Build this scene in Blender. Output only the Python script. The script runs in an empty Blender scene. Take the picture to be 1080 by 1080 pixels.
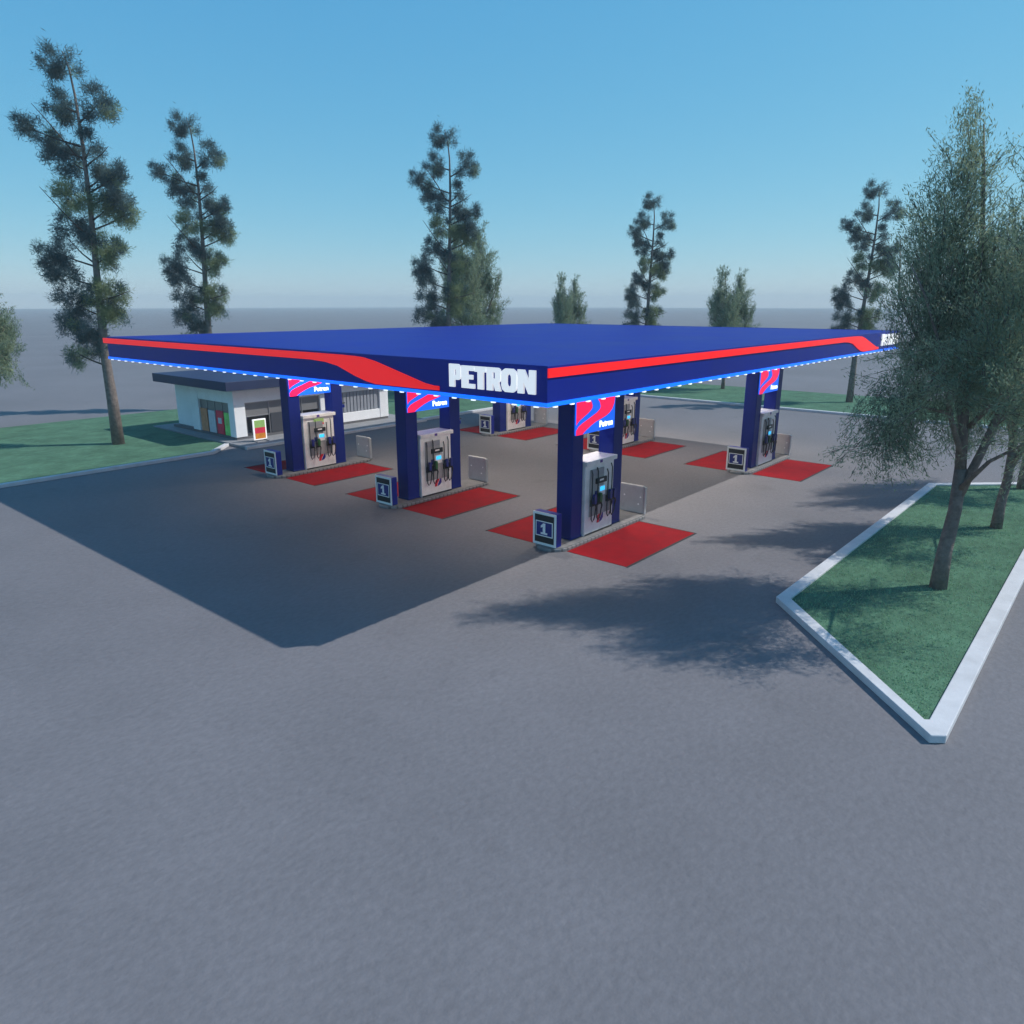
import bpy, bmesh, math, random
import numpy as np
from mathutils import Vector, Matrix, Euler

rnd = random.Random(7)
scene = bpy.context.scene
COL = scene.collection
R = math.radians

# ------------------------------------------------------------------ materials
def srgb(r, g, b):
    f = lambda c: (c/255/12.92) if c/255 <= .04045 else ((c/255+.055)/1.055)**2.4
    return (f(r), f(g), f(b), 1)

def mat(name, color, rough=.6, metal=0., var=.12, scale=6., bump=0., bscale=40., coat=0., dirt=None, spec=.5):
    m = bpy.data.materials.new(name); m.use_nodes = True
    nt = m.node_tree; b = nt.nodes['Principled BSDF']
    c = tuple(color[:3])
    b.inputs['Roughness'].default_value = rough
    b.inputs['Metallic'].default_value = metal
    b.inputs['Coat Weight'].default_value = coat
    b.inputs['Specular IOR Level'].default_value = spec
    tc = nt.nodes.new('ShaderNodeTexCoord')
    if var > 0:
        n = nt.nodes.new('ShaderNodeTexNoise'); n.inputs['Scale'].default_value = scale; n.inputs['Detail'].default_value = 6
        n.inputs['Roughness'].default_value = .65
        nt.links.new(tc.outputs['Object'], n.inputs['Vector'])
        r = nt.nodes.new('ShaderNodeValToRGB')
        r.color_ramp.elements[0].position = .3; r.color_ramp.elements[1].position = .7
        r.color_ramp.elements[0].color = (*[x*(1-var) for x in c], 1)
        r.color_ramp.elements[1].color = (*[min(1, x*(1+var)) for x in c], 1)
        nt.links.new(n.outputs['Fac'], r.inputs['Fac'])
        src = r.outputs['Color']
        if dirt:
            n2 = nt.nodes.new('ShaderNodeTexNoise'); n2.inputs['Scale'].default_value = dirt[1]; n2.inputs['Detail'].default_value = 8
            nt.links.new(tc.outputs['Object'], n2.inputs['Vector'])
            r2 = nt.nodes.new('ShaderNodeMapRange'); r2.inputs[1].default_value = .52; r2.inputs[2].default_value = .75
            r2.inputs[4].default_value = dirt[2]
            nt.links.new(n2.outputs['Fac'], r2.inputs[0])
            mx = nt.nodes.new('ShaderNodeMixRGB'); mx.inputs[2].default_value = (*dirt[0][:3], 1)
            nt.links.new(r2.outputs[0], mx.inputs[0]); nt.links.new(src, mx.inputs[1]); src = mx.outputs[0]
        nt.links.new(src, b.inputs['Base Color'])
        rr = nt.nodes.new('ShaderNodeMapRange'); rr.inputs[3].default_value = max(0, rough-.06); rr.inputs[4].default_value = min(1, rough+.1)
        nt.links.new(n.outputs['Fac'], rr.inputs[0]); nt.links.new(rr.outputs[0], b.inputs['Roughness'])
    else:
        b.inputs['Base Color'].default_value = (*c, 1)
    if bump > 0:
        n3 = nt.nodes.new('ShaderNodeTexNoise'); n3.inputs['Scale'].default_value = bscale; n3.inputs['Detail'].default_value = 5
        nt.links.new(tc.outputs['Object'], n3.inputs['Vector'])
        bp = nt.nodes.new('ShaderNodeBump'); bp.inputs['Strength'].default_value = bump; bp.inputs['Distance'].default_value = .05
        nt.links.new(n3.outputs['Fac'], bp.inputs['Height']); nt.links.new(bp.outputs[0], b.inputs['Normal'])
    return m

def glow(name, color, strength, rough=.3):
    m = mat(name, color, rough, var=0)
    b = m.node_tree.nodes['Principled BSDF']
    b.inputs['Emission Color'].default_value = (*color[:3], 1)
    b.inputs['Emission Strength'].default_value = strength
    return m

def leafmat(name, c1, c2, scale):
    m = bpy.data.materials.new(name); m.use_nodes = True
    nt = m.node_tree; nt.nodes.clear()
    out = nt.nodes.new('ShaderNodeOutputMaterial')
    d = nt.nodes.new('ShaderNodeBsdfDiffuse'); t = nt.nodes.new('ShaderNodeBsdfTranslucent')
    mx = nt.nodes.new('ShaderNodeMixShader'); mx.inputs[0].default_value = .4
    tc = nt.nodes.new('ShaderNodeTexCoord')
    n = nt.nodes.new('ShaderNodeTexNoise'); n.inputs['Scale'].default_value = scale; n.inputs['Detail'].default_value = 4
    nt.links.new(tc.outputs['Object'], n.inputs['Vector'])
    r = nt.nodes.new('ShaderNodeValToRGB'); r.color_ramp.elements[0].position = .36; r.color_ramp.elements[1].position = .66
    r.color_ramp.elements[0].color = (*c1, 1); r.color_ramp.elements[1].color = (*c2, 1)
    nt.links.new(n.outputs['Fac'], r.inputs['Fac'])
    for s in (d, t): nt.links.new(r.outputs[0], s.inputs['Color'])
    nt.links.new(d.outputs[0], mx.inputs[1]); nt.links.new(t.outputs[0], mx.inputs[2]); nt.links.new(mx.outputs[0], out.inputs[0])
    return m

M = {}
def ground_mat():
    m = mat('pavement', (.163, .157, .171), .85, var=.06, scale=.35, bump=.25, bscale=9)
    nt = m.node_tree; b = nt.nodes['Principled BSDF']; tc = [n for n in nt.nodes if n.type == 'TEX_COORD'][0]
    base = b.inputs['Base Color'].links[0].from_socket
    # fine aggregate
    f = nt.nodes.new('ShaderNodeTexNoise'); f.inputs['Scale'].default_value = 5; f.inputs['Detail'].default_value = 12; f.inputs['Roughness'].default_value = .75
    mp = nt.nodes.new('ShaderNodeMapping'); mp.inputs['Scale'].default_value = (1, 1.9, 1); mp.inputs['Rotation'].default_value = (0, 0, .7)
    nt.links.new(tc.outputs['Object'], mp.inputs[0]); nt.links.new(mp.outputs[0], f.inputs['Vector'])
    fr = nt.nodes.new('ShaderNodeMapRange'); fr.inputs[1].default_value = .3; fr.inputs[2].default_value = .7; fr.inputs[3].default_value = .82; fr.inputs[4].default_value = 1.16
    nt.links.new(f.outputs['Fac'], fr.inputs[0])
    mu = nt.nodes.new('ShaderNodeMixRGB'); mu.blend_type = 'MULTIPLY'; mu.inputs[0].default_value = 1
    nt.links.new(base, mu.inputs[1]); nt.links.new(fr.outputs[0], mu.inputs[2])
    # broad stains
    s = nt.nodes.new('ShaderNodeTexNoise'); s.inputs['Scale'].default_value = .09; s.inputs['Detail'].default_value = 7
    nt.links.new(tc.outputs['Object'], s.inputs['Vector'])
    sr = nt.nodes.new('ShaderNodeMapRange'); sr.inputs[1].default_value = .35; sr.inputs[2].default_value = .7; sr.inputs[3].default_value = .9; sr.inputs[4].default_value = 1.08
    nt.links.new(s.outputs['Fac'], sr.inputs[0])
    mu2 = nt.nodes.new('ShaderNodeMixRGB'); mu2.blend_type = 'MULTIPLY'; mu2.inputs[0].default_value = 1
    nt.links.new(mu.outputs[0], mu2.inputs[1]); nt.links.new(sr.outputs[0], mu2.inputs[2])
    o = nt.nodes.new('ShaderNodeTexNoise'); o.inputs['Scale'].default_value = .55; o.inputs['Detail'].default_value = 9; o.inputs['Roughness'].default_value = .6
    nt.links.new(tc.outputs['Object'], o.inputs['Vector'])
    orr = nt.nodes.new('ShaderNodeMapRange'); orr.inputs[1].default_value = .6; orr.inputs[2].default_value = .78; orr.inputs[3].default_value = 1; orr.inputs[4].default_value = .8
    nt.links.new(o.outputs['Fac'], orr.inputs[0])
    mu3 = nt.nodes.new('ShaderNodeMixRGB'); mu3.blend_type = 'MULTIPLY'; mu3.inputs[0].default_value = 1
    nt.links.new(mu2.outputs[0], mu3.inputs[1]); nt.links.new(orr.outputs[0], mu3.inputs[2]); nt.links.new(mu3.outputs[0], b.inputs['Base Color'])
    return m
M['pavement'] = ground_mat()
M['walk'] = mat('walkway_concrete', (.24, .245, .26), .85, var=.1, scale=1.5, bump=.15, bscale=30)
M['kerb'] = mat('kerb_concrete', (.58, .58, .6), .8, var=.08, scale=2, bump=.1, bscale=25, dirt=((.3, .3, .3), 1.2, .35))
def grass_mat():
    m = mat('lawn_grass', (.082, .17, .108), .95, var=.25, scale=.7, bump=.6, bscale=28, spec=.1)
    nt = m.node_tree; b = nt.nodes['Principled BSDF']; tc = [n for n in nt.nodes if n.type == 'TEX_COORD'][0]
    base = b.inputs['Base Color'].links[0].from_socket
    f = nt.nodes.new('ShaderNodeTexNoise'); f.inputs['Scale'].default_value = 3.2; f.inputs['Detail'].default_value = 10; f.inputs['Roughness'].default_value = .7
    mp = nt.nodes.new('ShaderNodeMapping'); mp.inputs['Scale'].default_value = (1, 2.6, 1); mp.inputs['Rotation'].default_value = (0, 0, .9)
    nt.links.new(tc.outputs['Object'], mp.inputs[0]); nt.links.new(mp.outputs[0], f.inputs['Vector'])
    fr = nt.nodes.new('ShaderNodeMapRange'); fr.inputs[1].default_value = .3; fr.inputs[2].default_value = .7; fr.inputs[3].default_value = .72; fr.inputs[4].default_value = 1.3
    nt.links.new(f.outputs['Fac'], fr.inputs[0])
    mu = nt.nodes.new('ShaderNodeMixRGB'); mu.blend_type = 'MULTIPLY'; mu.inputs[0].default_value = 1
    nt.links.new(base, mu.inputs[1]); nt.links.new(fr.outputs[0], mu.inputs[2]); nt.links.new(mu.outputs[0], b.inputs['Base Color'])
    return m
M['grass'] = grass_mat()
M['blade'] = leafmat('grass_blade', (.2, .38, .23), (.28, .47, .3), 1.2)
NAVY = (.007, .02, .25)
M['navy'] = mat('navy_panel_paint', NAVY, .45, var=.06, scale=.8, dirt=((.02, .03, .14), .5, .3), spec=.2)
M['column'] = mat('navy_column_cladding', (.006, .018, .19), .42, var=.08, scale=1.2, spec=.22)
M['roofblue'] = mat('blue_roof_sheet', (.009, .023, .25), .55, var=.08, scale=.35, bump=.04, bscale=3, dirt=((.03, .045, .2), .25, .4), spec=.15)
M['soffit'] = mat('white_soffit', (.62, .62, .6), .6, var=.05, scale=2)
M['red'] = glow('backlit_red_band', (.78, .008, .011), .46, .45)
M['letters'] = glow('backlit_white_acrylic', (.8, .8, .8), .42, .45)
M['whitepaint'] = mat('white_sign_paint', (.88, .88, .87), .5, var=.03)
M['ledblue'] = glow('blue_light_tube', srgb(10, 105, 255), .72)
M['trimdot'] = glow('glowing_trim_dot', (.9, .95, 1), .7)  # glow added to dots that stand in for a thin white trim line
M['lamp'] = glow('ceiling_lamp_lens', (1, .93, .82), 3)
M['pad'] = mat('red_bay_paint', (.27, .006, .011), .8, var=.14, scale=2.2, bump=.08, bscale=30, dirt=((.13, .012, .018), .9, .5), spec=.1)
M['padedge'] = mat('black_edge_line', (.015, .016, .02), .7, var=.2, scale=5)
M['island'] = mat('island_concrete', (.2, .195, .2), .85, var=.12, scale=3, bump=.15, bscale=30, dirt=((.08, .08, .085), 2, .5))
def rail_mat():
    m = mat('riveted_rail', (.24, .245, .255), .5, .3, var=.1, scale=6)
    nt = m.node_tree; b = nt.nodes['Principled BSDF']; tc = [n for n in nt.nodes if n.type == 'TEX_COORD'][0]
    base = b.inputs['Base Color'].links[0].from_socket
    w = nt.nodes.new('ShaderNodeTexWave'); w.inputs['Scale'].default_value = 1.45; w.bands_direction = 'X'
    nt.links.new(tc.outputs['Object'], w.inputs['Vector'])
    r = nt.nodes.new('ShaderNodeMapRange'); r.inputs[1].default_value = .78; r.inputs[2].default_value = .88; r.inputs[3].default_value = 0; r.inputs[4].default_value = .6
    nt.links.new(w.outputs['Fac'], r.inputs[0])
    mx = nt.nodes.new('ShaderNodeMixRGB'); mx.inputs[2].default_value = (.03, .032, .036, 1)
    nt.links.new(r.outputs[0], mx.inputs[0]); nt.links.new(base, mx.inputs[1]); nt.links.new(mx.outputs[0], b.inputs['Base Color'])
    return m
M['rail'] = rail_mat()
M['steel'] = mat('brushed_steel', (.5, .51, .53), .38, .7, var=.1, scale=6)
M['greysheet'] = mat('grey_sheet_metal', (.45, .45, .455), .55, .05, var=.08, scale=3, dirt=((.2, .2, .2), 2.5, .4))
M['pumpwhite'] = mat('pump_white_enamel', (.86, .86, .845), .45, var=.04, scale=3, dirt=((.4, .39, .37), 2.2, .4))
M['pumpgrey'] = mat('pump_grey_panel', (.36, .36, .365), .5, var=.06, scale=4)
M['black'] = mat('black_plastic', (.012, .013, .016), .45, var=.15, scale=8)
M['rubber'] = mat('hose_rubber', (.016, .024, .032), .55, var=.15, scale=10)
M['nozblue'] = mat('blue_nozzle_plastic', (.012, .02, .2), .4, var=.05)
M['nozgreen'] = mat('green_nozzle_plastic', (.015, .12, .03), .4, var=.05)
M['screen'] = glow('pump_display', srgb(50, 190, 255), .7)
M['purple'] = mat('purple_badge', (.08, .02, .28), .4, var=.05)
M['emred'] = mat('emblem_red', (.65, .015, .04), .4, var=.05)
M['emblue'] = mat('emblem_blue', (.015, .02, .26), .4, var=.05)
M['signred'] = glow('lit_sign_red', srgb(255, 22, 84), .62)
M['signblue'] = glow('lit_sign_blue', srgb(18, 100, 240), .6)
M['signwhite'] = glow('lit_sign_white', srgb(240, 252, 255), 1.1)
M['storewhite'] = mat('white_render', (.84, .85, .86), .7, var=.03, scale=2, dirt=((.5, .5, .5), .8, .25))
M['storeroof'] = mat('dark_blue_roofing', (.018, .034, .095), .6, var=.12, scale=1, bump=.05, bscale=10)
M['plinth'] = mat('grey_plinth', (.13, .13, .14), .8, var=.1, scale=3)
M['slat'] = mat('grey_shutter', (.3, .32, .36), .5, .1, var=.06, scale=3)
M['inner'] = mat('store_interior', (.3, .3, .31), .8, var=.1, scale=2)
M['innerdark'] = mat('dark_counter', (.05, .055, .07), .6, var=.1, scale=2)
M['frame'] = mat('grey_aluminium', (.3, .31, .33), .4, .6, var=.05)
M['pbrown'] = mat('brown_poster', (.6, .25, .13), .5, var=.25, scale=3)
M['pgrey'] = mat('grey_poster', (.6, .63, .68), .5, var=.12, scale=3)
M['pred'] = mat('red_poster', (.8, .03, .08), .5, var=.2, scale=2)
M['pgreen'] = mat('green_poster', (.27, .75, .18), .5, var=.25, scale=3)
M['porange'] = mat('orange_poster', (.75, .27, .03), .5, var=.2, scale=4)
M['plime'] = mat('lime_poster', (.36, .6, .18), .5, var=.15, scale=4)
M['bark'] = mat('tree_bark', (.19, .15, .132), .95, var=.4, scale=5, bump=.8, bscale=14)
M['barkdark'] = mat('dark_tree_bark', (.085, .068, .06), .95, var=.4, scale=5, bump=.8, bscale=14)
M['needle'] = leafmat('pine_needles', (.068, .118, .128), (.15, .21, .20), .9)
M['needlelight'] = leafmat('pine_needles_olive', (.18, .235, .125), (.31, .36, .19), .9)
M['leaf'] = leafmat('fine_leaves', (.145, .215, .15), (.40, .45, .29), .55)

def glass_mat():
    m = bpy.data.materials.new('window_glass'); m.use_nodes = True
    nt = m.node_tree; nt.nodes.clear()
    out = nt.nodes.new('ShaderNodeOutputMaterial'); g = nt.nodes.new('ShaderNodeBsdfGlossy'); g.inputs['Roughness'].default_value = .03
    t = nt.nodes.new('ShaderNodeBsdfTransparent'); t.inputs['Color'].default_value = (.7, .73, .76, 1)
    f = nt.nodes.new('ShaderNodeFresnel'); f.inputs['IOR'].default_value = 1.9
    mx = nt.nodes.new('ShaderNodeMixShader')
    nt.links.new(f.outputs[0], mx.inputs[0]); nt.links.new(t.outputs[0], mx.inputs[1]); nt.links.new(g.outputs[0], mx.inputs[2]); nt.links.new(mx.outputs[0], out.inputs[0])
    return m
M['glass'] = glass_mat()
M['paintedinner'] = mat('painted_lit_interior', (.2, .2, .205), .3, var=.05, scale=2)  # opaque grey painted as the lit interior behind clear glass

# ------------------------------------------------------------------ builders
class MB:
    def __init__(s): s.v = []; s.f = []; s.m = []; s.mats = []
    def mi(s, m):
        if m not in s.mats: s.mats.append(m)
        return s.mats.index(m)
    def add(s, vs, fs, m):
        o = len(s.v); k = s.mi(m)
        s.v += [tuple(p) for p in vs]
        for f in fs: s.f.append([o+i for i in f]); s.m.append(k)
        return s
    def box(s, x0, x1, y0, y1, z0, z1, m):
        v = [(x0,y0,z0),(x1,y0,z0),(x1,y1,z0),(x0,y1,z0),(x0,y0,z1),(x1,y0,z1),(x1,y1,z1),(x0,y1,z1)]
        return s.add(v, [(3,2,1,0),(4,5,6,7),(0,1,5,4),(1,2,6,5),(2,3,7,6),(3,0,4,7)], m)
    def prism(s, poly, a, b, m, axis='z'):
        """poly: 2-D outline; extruded from a to b along axis.  axis 'y': poly=(x,z); 'x': poly=(y,z)"""
        n = len(poly)
        def p(q, h): return {'z': (q[0], q[1], h), 'y': (q[0], h, q[1]), 'x': (h, q[0], q[1])}[axis]
        v = [p(q, a) for q in poly] + [p(q, b) for q in poly]
        f = [tuple(range(n)), tuple(range(n, 2*n))] + [(i, (i+1) % n, n+(i+1) % n, n+i) for i in range(n)]
        return s.add(v, f, m)
    def ring(s, outer, inner, z0, z1, m):
        n = len(outer)
        v = [(*q, z0) for q in outer]+[(*q, z1) for q in outer]+[(*q, z1) for q in inner]+[(*q, z0) for q in inner]
        f = []
        for i in range(n):
            j = (i+1) % n
            for k in range(4):
                l = (k+1) % 4
                f.append((k*n+i, k*n+j, l*n+j, l*n+i))
        return s.add(v, f, m)
    def tube(s, pts, rad, m, seg=8):
        pts = [Vector(p) for p in pts]; n = len(pts)
        if not hasattr(rad, '__len__'): rad = [rad]*n
        vs = []; up = None
        for i, p in enumerate(pts):
            t = (pts[min(i+1, n-1)]-pts[max(i-1, 0)]).normalized()
            if up is None: up = Vector((1, 0, 0)) if abs(t.x) < .8 else Vector((0, 1, 0))
            a = t.cross(up).normalized(); b = t.cross(a).normalized(); up = b.cross(t) if False else up
            for k in range(seg):
                w = 2*math.pi*k/seg
                vs.append(p+(a*math.cos(w)+b*math.sin(w))*rad[i])
        fs = [(i*seg+k, i*seg+(k+1) % seg, (i+1)*seg+(k+1) % seg, (i+1)*seg+k) for i in range(n-1) for k in range(seg)]
        fs += [tuple(range(seg))[::-1], tuple((n-1)*seg+k for k in range(seg))]
        return s.add(vs, fs, m)
    def build(s, name, parent=None, bevel=0, smooth=False, seg=2):
        me = bpy.data.meshes.new(name); me.from_pydata(s.v, [], s.f)
        for m in s.mats: me.materials.append(M[m])
        me.polygons.foreach_set('material_index', s.m)
        bm = bmesh.new(); bm.from_mesh(me); bmesh.ops.recalc_face_normals(bm, faces=bm.faces); bm.to_mesh(me); bm.free()
        if smooth: me.polygons.foreach_set('use_smooth', [True]*len(me.polygons))
        o = bpy.data.objects.new(name, me); COL.objects.link(o)
        if parent: o.parent = parent
        if bevel:
            b = o.modifiers.new('bevel', 'BEVEL'); b.width = bevel; b.segments = seg; b.limit_method = 'ANGLE'; b.angle_limit = R(40)
        return o

def tag(o, label=None, cat=None, group=None, kind=None):
    if label: o['label'] = label
    if cat: o['category'] = cat
    if group: o['group'] = group
    if kind: o['kind'] = kind
    return o
def empty(name, loc=(0, 0, 0), rz=0):
    o = bpy.data.objects.new(name, None); o.location = loc; o.rotation_euler = (0, 0, rz); o.empty_display_size = .3
    COL.objects.link(o); return o
def dup(root, loc, label=None, rz=None, scale=None):
    def cp(o, par):
        c = o.copy(); COL.objects.link(c)
        if par: c.parent = par
        for ch in [x for x in bpy.data.objects if x.parent == o]: cp(ch, c)
        return c
    r = cp(root, None); r.location = loc
    if rz is not None: r.rotation_euler = (0, 0, rz)
    if scale: r.scale = scale
    if label: r['label'] = label
    return r

def outline_mesh(name, splines, depth, m, parent, matrix):
    """flat lettering with holes from closed outlines, thickness depth, placed by matrix (local x right, y up, z out)"""
    cu = bpy.data.curves.new(name, 'CURVE'); cu.dimensions = '2D'; cu.fill_mode = 'BOTH'; cu.extrude = depth/2
    for sp in splines:
        q = cu.splines.new('POLY'); q.points.add(len(sp)-1)
        for i, p in enumerate(sp): q.points[i].co = (p[0], p[1], 0, 1)
        q.use_cyclic_u = True
    return curve_to_obj(cu, name, m, parent, matrix)
def text_mesh(name, body, size, depth, m, parent, matrix, offset=0):
    cu = bpy.data.curves.new(name, 'FONT'); cu.body = body; cu.size = size; cu.extrude = depth/2; cu.offset = offset; cu.align_x = 'CENTER'
    return curve_to_obj(cu, name, m, parent, matrix)
def curve_to_obj(cu, name, m, parent, matrix):
    t = bpy.data.objects.new(name+'_outline', cu); COL.objects.link(t)
    dg = bpy.context.evaluated_depsgraph_get(); dg.update()
    me = bpy.data.meshes.new_from_object(t.evaluated_get(dg)); me.name = name
    bpy.data.objects.remove(t); bpy.data.curves.remove(cu)
    me.transform(matrix); me.materials.clear(); me.materials.append(M[m])
    o = bpy.data.objects.new(name, me); COL.objects.link(o)
    if parent: o.parent = parent
    return o
def frame(origin, xdir, ydir):
    x = Vector(xdir); y = Vector(ydir); z = x.cross(y)
    return Matrix((( x.x, y.x, z.x, origin[0]), (x.y, y.y, z.y, origin[1]), (x.z, y.z, z.z, origin[2]), (0, 0, 0, 1)))

# ------------------------------------------------------------------ ground, lawns, kerbs
G = 1500
MB().add([(-G+30,-G+30,0),(G+30,-G+30,0),(G+30,G+30,0),(-G+30,G+30,0)], [(0,1,2,3)], 'pavement').build('ground')
tag(bpy.data.objects['ground'], kind='structure')

lawn = [(-30,36.25),(18.35,36.25),(20.0,37.75),(20.15,46.9),(33.3,46.9),(33.3,36.7),(54.8,36.7),(54.8,-8),(66.2,-8),(66.2,53.6),(-30,53.6)]
tag(MB().prism(lawn, .002, .1, 'grass').build('lawn'), kind='structure')

def strip(pts, w, z0, z1, m, mb):
    """kerb along a polyline, width w to the left of travel, mitred"""
    P = [Vector(p) for p in pts]; n = len(P); L = []
    for i in range(n):
        ds = []
        if i > 0: ds.append((P[i]-P[i-1]).normalized())
        if i < n-1: ds.append((P[i+1]-P[i]).normalized())
        ns = [Vector((-d.y, d.x)) for d in ds]
        nn = sum(ns, Vector((0, 0))).normalized(); L.append(P[i]+nn*(w/max(.3, nn.dot(ns[0]))))
    mb.prism([tuple(p) for p in P]+[tuple(p) for p in reversed(L)], z0, z1, m)
k1 = MB(); strip([(-30,36.0),(18.45,36.0),(20.12,37.52)], .27, 0, .16, 'kerb', k1)
tag(k1.build('lawn_kerb', bevel=.02), kind='structure')
k2 = MB(); strip([(33.32,36.42),(54.52,36.42),(54.52,-8)][::-1], .3, 0, .16, 'kerb', k2)
# reversed travel keeps the kerb on the pavement side; the lawn edge butts against it
k2o = k2.build('far_lawn_kerb', bevel=.02); tag(k2o, kind='structure')

tag(MB().prism([(20.2,36.0),(33.28,36.0),(33.28,46.85),(20.2,46.85)], 0, .15, 'walk').build('store_walkway', bevel=.02), kind='structure')
kk = MB(); kk.box(20.17, 33.3, 35.78, 35.99, 0, .158, 'kerb'); tag(kk.build('walkway_kerb', bevel=.015), kind='structure')

PO = [(13.45,1.72),(13.62,1.5),(38.9,1.5),(34.65,6.13),(17.98,6.25)]
PI_ = [(13.97,1.93),(14.02,1.86),(38.1,1.86),(34.5,5.8),(18.12,5.92)]
mb = MB(); mb.ring(PO, PI_, 0, .17, 'kerb'); tag(mb.build('planter_kerb', bevel=.02), kind='structure')
tag(MB().prism(PI_, .003, .11, 'grass').build('planter_lawn'), kind='structure')

# short blades of grass in the near planter
def blades():
    rs = np.random.RandomState(3); V = []; F = []
    n = 0
    def inside(x, y):
        c = False; j = len(PI_)-1
        for i in range(len(PI_)):
            a, b = PI_[i], PI_[j]
            if (a[1] > y) != (b[1] > y) and x < (b[0]-a[0])*(y-a[1])/(b[1]-a[1])+a[0]: c = not c
            j = i
        return c
    while n < 9000:
        x = 14+24*rs.rand()**1.7; y = 1.9+4*rs.rand()
        if not inside(x, y): continue
        h = .02+.04*rs.rand(); a = rs.rand()*6.283; w = .012+.01*rs.rand(); l = .05*(rs.rand(2)-.5)
        dx, dy = w*math.cos(a), w*math.sin(a); o = len(V)
        V += [(x-dx,y-dy,.108),(x+dx,y+dy,.108),(x+l[0],y+l[1],.108+h)]; F.append((o,o+1,o+2)); n += 1
    m = MB(); m.add(V, F, 'blade'); o = m.build('planter_grass'); tag(o, 'short green grass growing inside the near kerbed planter', 'grass', kind='stuff')
blades()

# ------------------------------------------------------------------ canopy
CX0, CX1, CY0, CY1, CZ0, CZ1 = 12.7, 42.0, 9.8, 32.7, 5.35, 6.22
can = tag(empty('fuel_canopy', (27.35, 21.25, 0)), 'wide navy blue flat canopy with red stripes and white PETRON lettering over the pump islands', 'canopy')
OX, OY = 27.35, 21.25
hx, hy = (CX1-CX0)/2, (CY1-CY0)/2
MB().box(-hx+.06, hx-.06, -hy+.06, hy-.06, CZ1-.12, CZ1-.012, 'roofblue').build('roof_deck', can)
MB().box(-hx+.06, hx-.06, -hy+.06, hy-.06, CZ0+.03, CZ0+.1, 'soffit').build('soffit', can)
m_ = MB(); m_.ring([(-hx,-hy),(hx,-hy),(hx,hy),(-hx,hy)], [(-hx+.055,-hy+.055),(hx-.055,-hy+.055),(hx-.055,hy-.055),(-hx+.055,hy-.055)], CZ0, CZ1, 'navy')
m_.build('fascia', can, bevel=.012)
# LED edge: blue tube with added glowing dots standing for white trim, all round
led = MB(); e = .025
led.box(-hx-e, hx+e, -hy-e, -hy-.001, CZ0-.02, CZ0+.07, 'ledblue'); led.box(-hx-e, hx+e, hy+.001, hy+e, CZ0-.02, CZ0+.07, 'ledblue')
led.box(-hx-e, -hx-.001, -hy, hy, CZ0-.02, CZ0+.07, 'ledblue'); led.box(hx+.001, hx+e, -hy, hy, CZ0-.02, CZ0+.07, 'ledblue')
n = 36
for i in range(n):
    y = -hy+.3+(2*hy-.6)*i/(n-1)
    for sx in (-1, 1): led.box(sx*hx-.03, sx*hx+.03, y-.055, y+.055, CZ0-.05, CZ0-.022, 'trimdot')
n = 46
for i in range(n):
    x = -hx+.3+(2*hx-.6)*i/(n-1)
    for sy in (-1, 1): led.box(x-.055, x+.055, sy*hy-.03, sy*hy+.03, CZ0-.05, CZ0-.022, 'trimdot')
led.build('edge_light', can)

# red stripe with swoosh and lettering; u runs along the face as seen, from its left end
LET = {
 'P': ([(0,0),(.45,0),(.45,.33),(.78,.33),(.93,.38),(1,.5),(1,.86),(.93,.97),(.8,1.04),(0,1.04)], [(.45,.54),(.45,.8),(.6,.8),(.62,.76),(.62,.58),(.6,.54)]),
 'E': ([(0,0),(1,0),(1,.2),(.48,.2),(.48,.4),(.86,.4),(.86,.6),(.48,.6),(.48,.78),(1,.78),(1,1),(0,1)],),
 'T': ([(.25,0),(.75,0),(.75,.76),(1,.76),(1,1),(0,1),(0,.76),(.25,.76)],),
 'R': ([(0,0),(.42,0),(.42,.3),(.5,.3),(.62,0),(1,0),(.84,.36),(.95,.44),(1,.55),(1,.84),(.93,.95),(.8,1),(0,1)], [(.42,.52),(.42,.8),(.57,.8),(.6,.76),(.6,.56),(.57,.52)]),
 'O': ([(.25,0),(.75,0),(.93,.1),(1,.28),(1,.72),(.93,.9),(.75,1),(.25,1),(.07,.9),(0,.72),(0,.28),(.07,.1)], [(.5,.2),(.38,.3),(.36,.4),(.36,.62),(.38,.7),(.5,.8),(.62,.7),(.64,.62),(.64,.4),(.62,.3)]),
 'N': ([(0,0),(.35,0),(.35,.48),(.62,0),(1,0),(1,1),(.65,1),(.65,.52),(.38,1),(0,1)],),
}
SPAN = [('P',0,.145),('E',.155,.312),('T',.319,.452),('R',.46,.622),('O',.629,.803),('N',.811,1)]
def fascia_marks(length, start, letw, M4):
    """stripe + lettering in local coords: x along face, y height above CZ0 datum z=0 world"""
    tip = length-.33-letw-.36
    up = [(start,6.165),(tip-5.3,6.165),(tip-3.9,6.16),(tip-3.3,6.15),(tip-2.9,6.13),(tip-2.4,6.05),(tip-.5,5.6),(tip-.2,5.565),(tip,5.56)]
    lo = [(tip,5.46),(tip-.6,5.45),(tip-2.42,5.45),(tip-2.8,5.5),(tip-3.3,5.62),(tip-4.05,5.85),(tip-4.6,5.93),(tip-5.3,5.965),(start,5.965)]
    outline_mesh('red_stripe', [up+lo], .03, 'red', can, M4 @ Matrix.Translation((0, 0, .018)))
    sp = []
    for ch, a, b in SPAN:
        for ol in LET[ch]: sp.append([(length-.3-letw+letw*(a+(b-a)*x), 5.585+.525*y) for x, y in ol])
    outline_mesh('lettering', sp, .05, 'letters', can, M4 @ Matrix.Translation((0, 0, .03)))
fascia_marks(2*hy, -.3, 2.66, frame((-hx, hy, 0), (0,-1,0), (0,0,1)))
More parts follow.
